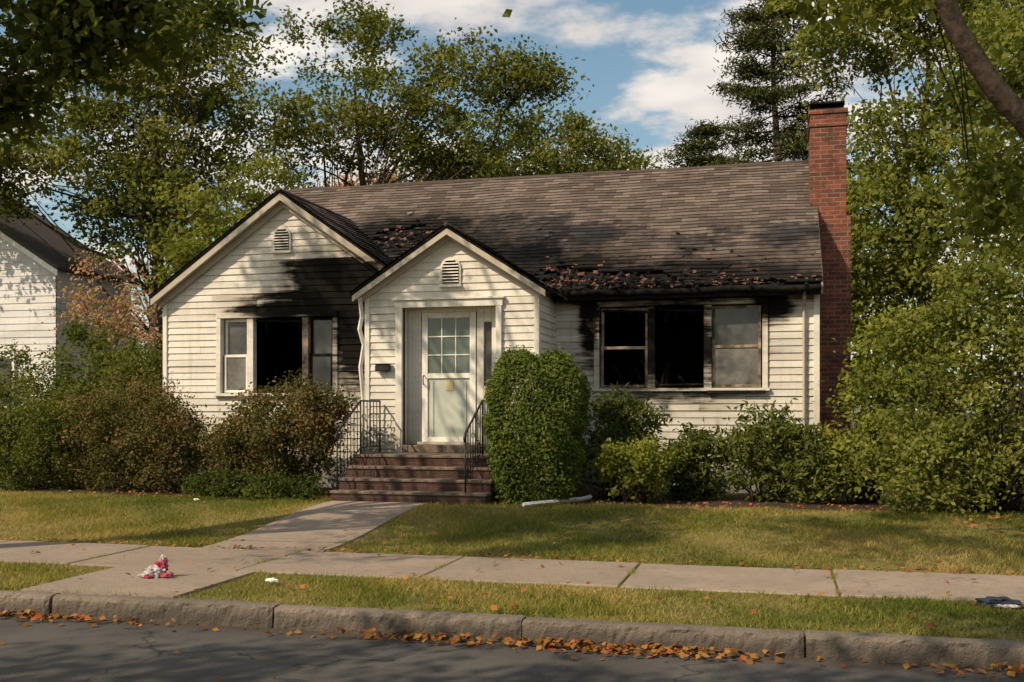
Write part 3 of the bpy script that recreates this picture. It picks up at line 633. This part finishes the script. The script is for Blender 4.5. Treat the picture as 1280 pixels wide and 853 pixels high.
# ---------------------------------------------------------------- litter
e=empty('white_downspout_piece'); T=Tubes(); T.add([(-3.32,13.72,.255),(-2.7,14.75,.265)],.032,4); T.add([(-2.7,14.75,.265),(-2.6,14.85,.29)],.032,4); T.obj('pipe',M_WHITEP,e,False)
def crumple(n,mat,c,r,parent,sq=(1,1,1)):
    import bmesh
    bm=bmesh.new(); bmesh.ops.create_icosphere(bm,subdivisions=3,radius=1)
    ph=R.uniform(0,6,6)
    for v in bm.verts:
        p=v.co; k=1+.28*math.sin(5*p.x+ph[0])*math.sin(6*p.y+ph[1])+.22*math.sin(11*p.z+9*p.x+ph[2])+R.normal()*.08
        v.co=Vector((c[0]+p.x*k*r*sq[0],c[1]+p.y*k*r*sq[1],c[2]+p.z*k*r*sq[2]))
    me=bpy.data.meshes.new(n); bm.to_mesh(me); bm.free(); me.materials.append(mat); o=bpy.data.objects.new(n,me); COL.objects.link(o); o.parent=parent
e=empty('crumpled_plastic_wrapper')
crumple('clear_part',M_PLAS,(-5.40,8.38,.07),.075,e,(1.1,.8,.75)); crumple('red_part',M_RED,(-5.35,8.40,.12),.055,e,(1.0,.8,1.1)); crumple('red_tail',M_RED,(-5.27,8.36,.05),.035,e,(1.5,1,.5)); crumple('clear_knot',M_PLAS,(-5.34,8.4,.185),.026,e,(1,1,1.3)); crumple('foot',M_PLAS,(-5.47,8.32,.045),.038,e,(1.4,1,.5)); crumple('red_foot',M_RED,(-5.42,8.30,.04),.03,e,(1.2,1,.6))
e=empty('paper_scrap'); crumple('paper',M_WHITEP,(-4.25,8.35,.045),.042,e,(1.3,.8,.4))
e=empty('paper_scrap'); crumple('paper',M_WHITEP,(-8.1,13.6,.24),.03,e,(1.4,.8,.5))
e=empty('discarded_cloth'); crumple('cloth',M_BLUE,(1.62,8.75,.045),.12,e,(1.2,.7,.28)); crumple('cloth_light_edge',M_PLAS,(1.66,8.67,.03),.05,e,(1.6,.4,.25))
# ---------------------------------------------------------------- neighbour house
H_keep=H; H=empty('neighbour_house'); NH=H
ns=.62; 
lap('siding',(-27,24,0),(1,0,0),(0,-1,0),8.6,.4,7.6,.18,M_NSID,(),lambda z:(max(0,(z-5.2)/ns),8.6-max(0,(z-5.2)/ns)),8.)
lap('siding_side',(-18.4,24,0),(0,1,0),(1,0,0),3.3,.4,5.2,.18,M_NSID)
prism('walls',[(-27,.2),(-18.45,.2),(-18.45,5.15),(-22.7,7.8),(-27,5.15)],24.02,27.3,M_NSID,NH)
for sg in(-1,1):
    ex=-22.7+sg*4.45; ez=7.95-ns*4.45
    prism('roof_%d'%(sg+1),[(-22.7,8.05),(ex,ez+.1),(ex,ez),(-22.7,7.95)],23.85,27.6,M_NROOF,NH)
    prism('rake_%d'%(sg+1),[(-22.7,7.94),(ex,ez-.01),(ex,ez-.16),(-22.7,7.78)],23.84,23.88,M_WHITEP,NH)
box('window_frame',-20.6,-19.6,23.9,23.99,1.6,3.0,M_WHITEP,NH); box('window_glass',-20.5,-19.7,23.88,23.895,1.7,2.9,M_GLASS,NH,0)
H=H_keep
# ---------------------------------------------------------------- vegetation: shrubs
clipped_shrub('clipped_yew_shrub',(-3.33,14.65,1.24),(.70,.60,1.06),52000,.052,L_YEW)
shrub('yellow_green_shrub',[(-1.95,14.75,.72,.58,.45,.42,60)],.065,110,.16,L_YG,(-1.95,14.75,.2))
shrub('rhododendron_shrub',[(-2.3,15.9,1.3,.5,.5,.5,34),(-2.4,15.7,.7,.6,.5,.45,30)],.12,60,.2,L_DEEP,(-2.3,15.9,.2),ratio=.35)
shrub('rhododendron_shrub',[(-1.2,15.6,.72,.5,.45,.5,50)],.11,70,.18,L_DEEP,(-1.2,15.6,.2),ratio=.35)
shrub('rhododendron_shrub',[(-.15,15.5,.85,.78,.55,.58,80),(.5,15.3,.6,.5,.4,.4,30)],.11,75,.2,L_SHRUB,(-.15,15.5,.2),ratio=.35)
shrub('azalea_shrub',[(-7.45,15.0,1.05,.95,.75,.82,90),(-6.9,14.75,1.4,.55,.55,.55,40),(-8.3,15.1,.75,.5,.6,.6,35)],.06,190,.22,L_RED,(-7.4,15,.2))
shrub('groundcover_plant',[(-6.9,14.05,.35,.7,.3,.2,40),(-8.0,14.3,.35,.8,.3,.2,35)],.07,70,.16,L_DEEP,(-6.9,14.2,.2))
shrub('azalea_shrub',[(-10.2,15.3,1.05,1.15,.9,.95,110),(-9.5,15.0,.9,.6,.6,.75,45)],.06,180,.25,L_RED,(-10.2,15.3,.2))
shrub('garden_shrub',[(-12.0,15.2,.95,1.2,.9,.85,110),(-13.9,15.4,.9,1.2,.9,.9,70)],.065,150,.25,L_SHRUB,(-12,15.2,.2))
shrub('tall_hedge_shrub',[(-12.9,18.2,1.8,1.5,1.1,1.35,110),(-15.5,18.6,1.6,1.5,1.1,1.2,80),(-11.6,17.4,1.7,.8,.8,1.15,60)],.085,130,.3,L_SHRUB,(-12.9,18.2,.2))
tree('dogwood_tree',(-14.4,20.5,.2),(-14.5,20.4,3.6),.06,[(-14.4,20.4,4.0,1.2,1,.9,30),(-13.9,20.2,3.2,.8,.8,.5,14)],.10,50,.35,L_PINK,limbs=7)
shrub('viburnum_shrub',[(2.8,14.6,1.6,1.25,1.0,1.35,120),(3.9,14.2,1.6,1.2,1.0,1.5,90),(1.7,14.9,1.25,.8,.8,1.05,60),(2.0,14.2,.9,.7,.6,.7,50),(2.6,14.9,3.0,.7,.6,.5,26),(1.9,14.8,2.5,.5,.5,.4,16),(3.4,14.7,3.3,.6,.5,.4,16)],.075,120,.25,L_LIGHT,(2.6,14.6,.2),stems=24)
shrub('forsythia_shrub',[(1.2,15.7,1.2,.5,.5,.95,55),(1.55,15.5,2.3,.5,.5,.6,28),(.8,15.4,.75,.35,.35,.45,20)],.08,90,.22,L_YG,(1.2,15.7,.2),stems=14)
# trees behind
tree('maple_tree',(-16.3,25.5,.2),(-16.0,25.3,11),.26,[(-16.3,25.4,7.2,2.5,2.3,2.8,95),(-15.4,25,10.6,2.4,2.2,2.6,66),(-18.3,25.5,10.2,3.0,2.5,3.0,80),(-19.6,22.9,7.5,2.0,.8,1.0,38)],.15,140,.58,L_OAK,limbs=18)
tree('maple_tree',(-13.2,23.0,.2),(-13.1,23.2,7),.12,[(-13.3,23.0,5.2,1.5,1.5,2.0,52),(-12.6,24,6.8,1.1,1.3,1.1,16)],.14,130,.5,L_LIGHT,limbs=12)
tree('oak_tree',(-13.4,30.0,.2),(-12.6,30.2,11.5),.28,[(-14.6,30,10.4,2.2,2.0,1.9,40),(-11.5,30,10.2,2.5,2.2,1.8,52),(-9.2,30.6,11.4,2.4,2.0,1.2,42),(-9.0,30.5,9.2,2.3,1.8,1.2,38),(-13,30,13.0,2.4,1.8,.7,18),(-6.9,30.6,11.2,1.1,1.1,.7,14)],.15,130,.58,L_OAK,limbs=20)
tree('oak_tree',(-8.0,37.5,.2),(-7.8,37.4,11.0),.26,[(-8.2,37.2,10.2,3.2,2.2,2.3,88),(-5.9,37.2,9.5,2.0,1.8,1.4,38),(-11.4,37.5,9.3,2.4,2.2,1.7,42)],.17,130,.65,L_OAK,limbs=14)
tree('autumn_tree',(-13.0,34,.2),(-13,34,8),.16,[(-13.3,34,8.6,3.0,2,1.4,55)],.17,90,.55,L_PINK,limbs=8)
tree('birch_tree',(3.6,27.5,.2),(3.4,27.6,11),.24,[(3.3,27.2,6.6,2.8,2.2,3.0,120),(4.2,27.2,11.0,3.2,2.4,2.8,105),(1.7,27.4,11.2,1.9,1.9,1.9,40),(1.6,26.5,4.5,1.5,1.4,1.8,45)],.15,130,.6,L_LIGHT,limbs=14,droop=1.0)
tree('linden_tree',(5.9,21.5,.2),(5.6,21.5,9),.2,[(5.0,21.0,6.3,2.0,2.0,2.5,100),(6.0,20.8,4.0,2.0,2,1.8,60),(5.4,21,8.8,2.4,2.0,1.6,60)],.13,130,.5,L_LIGHT,limbs=12,droop=.8)
def pine(name,base,h,r,n_w):
    e=empty(name); T=Tubes(); b=np.array(base,float); T.add(wiggle(b,b+np.array([0,0,h]),8,.006),[.28*(1-.9*i/7) for i in range(8)],8); P=[];
    for i in range(n_w):
        t=i/n_w; z=h*(.28+.72*t); L=r*(1-t)**.75*R.uniform(.75,1.15)+.35
        for k in range(5):
            a=R.uniform(0,6.28); l=L*R.uniform(.55,1.15); tip=b+np.array([math.cos(a)*l,math.sin(a)*l,z+l*R.uniform(.0,.3)])
            pts=wiggle(b+np.array([0,0,z]),tip,5,.02,-.05); T.add(pts,[.035,.028,.02,.015,.008],4)
            sd=np.array([-math.sin(a),math.cos(a),0])
            for q in range(int(3+l*2.8)):
                tt=R.uniform(.3,1.03); c=pts[0]+(tip-pts[0])*tt; c=c+sd*R.normal()*.22*l; c[2]+=-.05*math.sin(tt*3.14)*l
                P.append(c+R.normal(size=(44,3))*np.array([.26,.26,.10]))
    P=np.concatenate(P); quads_obj('needles',leafquads(P,.24,.8,.22),R.uniform(0,1,len(P)),L_PINE,e); T.obj('trunk_and_branches',M_BARK,e)
pine('pine_tree',(-.3,41,.2),18.5,4.2,24); pine('pine_tree',(-2.9,40.5,.2),12.3,2.7,16)
e=empty('distant_trees'); bl=[]
for x in np.arange(-34,22,3.2): bl.append((x,44+R.normal()*2,4.2+R.normal()*.8,2.6,2,3.6,34))
C,P,rn=clumps(bl,60,.9); quads_obj('leaves',leafquads(P,.34,.5),rn,L_OAK,e)
# street trees in front (canopies above and beside the view)
tree('street_maple_tree',(-9.8,7.9,0),(-9.6,8.6,11.5),.24,[(-9.0,6.0,7.4,2.6,2.4,1.5,27),(-10.3,3.4,9.0,2.4,2.0,1.5,15),(-9.8,11.2,12.6,1.7,1.0,.8,24),(-6.4,11.0,12.3,1.3,.7,.6,11),(-6.3,8.8,5.25,1.2,.7,.5,24),(-7.7,8.7,4.8,.7,.6,.5,12),(-13.4,9.4,10.9,1.5,1.0,1.3,12),(-10.4,9.6,9.3,1.3,.8,1.2,8),(-6.9,10.9,9.3,1.0,.6,.9,6),(-4.6,5.0,7.8,1.9,1.2,.8,13)],.13,120,.45,L_DEEP,M_BARKD,limbs=14,droop=.5)  # low clumps hang into view; high unseen ones added to dapple roof, walls, lawn
tree('unseen_shade_tree',(-9.5,-2.7,-.15),(-9.0,-2.4,8),.24,[(-7.6,-1.2,7.0,3.0,1.9,1.3,50),(-4.2,-.4,7.6,2.4,1.6,1.1,34),(-1.2,-.4,7.8,2.0,1.4,1.0,22)],.15,85,.5,L_DEEP,M_BARKD,limbs=14)  # unseen tree behind the camera, added to shade the road and curb
e=empty('street_oak_tree'); T=Tubes()
T.add([(3.6,9.1,0),(3.5,9.1,1.2),(3.3,9.05,2.3),(3.1,9.0,3.0),(3.3,9.0,5.0),(3.5,8.9,8)],[.28,.23,.21,.19,.14,.08],10)
limb=[(3.1,9.0,2.6),(2.5,8.85,3.0),(1.95,8.72,3.5),(1.55,8.62,3.95),(1.27,8.55,4.4),(1.08,8.5,5.0),(.8,8.3,6.2),(.2,8.0,7.5)]
T.add(limb,[.12,.10,.088,.08,.075,.07,.05,.03],10)
bl=[(.2,7.9,7.6,2.0,1.6,1.0,18),(3.3,8.8,7.4,2.2,2.0,1.4,30),(.60,9.3,5.0,.75,.4,.2,12),(1.95,10.6,3.5,.35,.4,.6,15),(2.15,10.6,4.4,.45,.4,.5,13),(-2.62,8.6,5.5,.4,.4,.15,4)]
C,P,rn=clumps(bl,65,.3); quads_obj('leaves',leafquads(P,.11,.4,.6,.6),rn,L_LIGHT,e)
for c in C: 
    s=limb[R.integers(5,8)] if c[0]<1.8 else (3.2,9,R.uniform(3.5,6)); T.add(wiggle(s,c,5,.03,.04),[.018,.014,.010,.007,.004],5)
T.obj('trunk_and_branches',M_BARKD,e)
# ---------------------------------------------------------------- sky, sun, camera
w=bpy.data.worlds.new('World'); sc.world=w; w.use_nodes=True; nt=w.node_tree; nt.nodes.clear()
ld=Vector((.50,.60,-.66)).normalized(); el=math.asin(-ld.z); az=math.atan2(-ld.x,-ld.y)
sky=N(nt,'ShaderNodeTexSky'); sky.sky_type='NISHITA'; sky.sun_disc=False; sky.sun_elevation=el; sky.sun_rotation=az%(2*math.pi); sky.air_density=1.0; sky.dust_density=1.5
g=N(nt,'ShaderNodeTexCoord').outputs['Generated']; s=N(nt,'ShaderNodeSeparateXYZ',{0:g})
zz=math_(nt,'ADD',math_(nt,'MAXIMUM',s.outputs[2],0.),.12)
cv=N(nt,'ShaderNodeCombineXYZ',{0:math_(nt,'DIVIDE',s.outputs[0],zz),1:math_(nt,'DIVIDE',s.outputs[1],zz),2:.3}).outputs[0]
n1=N(nt,'ShaderNodeTexNoise',{'Vector':vscale(nt,cv,(1.3,1.3,1),(3.7,1.4,0)),'Scale':1.5,'Detail':6,'Roughness':.6}).outputs['Fac']
mask=mrange(nt,n1,.45,.58)
n2=noise(nt,vscale(nt,cv,(1,1,1),(5,1,0)),2.3,3,.6)
cc=mix(nt,mrange(nt,n2,.3,.7),(6.0,5.6,5.4),(8.6,8.0,7.3))
skc=mix(nt,1.0,sky.outputs[0],(1.12,1.2,1.05),'MULTIPLY')
c=mix(nt,mask,skc,cc)
bg=N(nt,'ShaderNodeBackground',{'Color':c,'Strength':.12}); N(nt,'ShaderNodeOutputWorld',{'Surface':bg.outputs[0]})
L=bpy.data.lights.new('sun','SUN'); L.energy=5.0; L.angle=math.radians(.5); L.color=(1,.84,.62)
lo=bpy.data.objects.new('sun',L); COL.objects.link(lo); lo.rotation_euler=ld.to_track_quat('-Z','Y').to_euler(); lo.location=(-20,-20,30)
cam=bpy.data.cameras.new('camera'); co_=bpy.data.objects.new('camera',cam); COL.objects.link(co_)
cam.sensor_width=36; cam.lens=1325/1280*36; cam.shift_y=88/1280; cam.clip_end=3000
co_.location=(0,0,1.5); co_.rotation_euler=(math.radians(90),0,math.radians(14.2)); sc.camera=co_
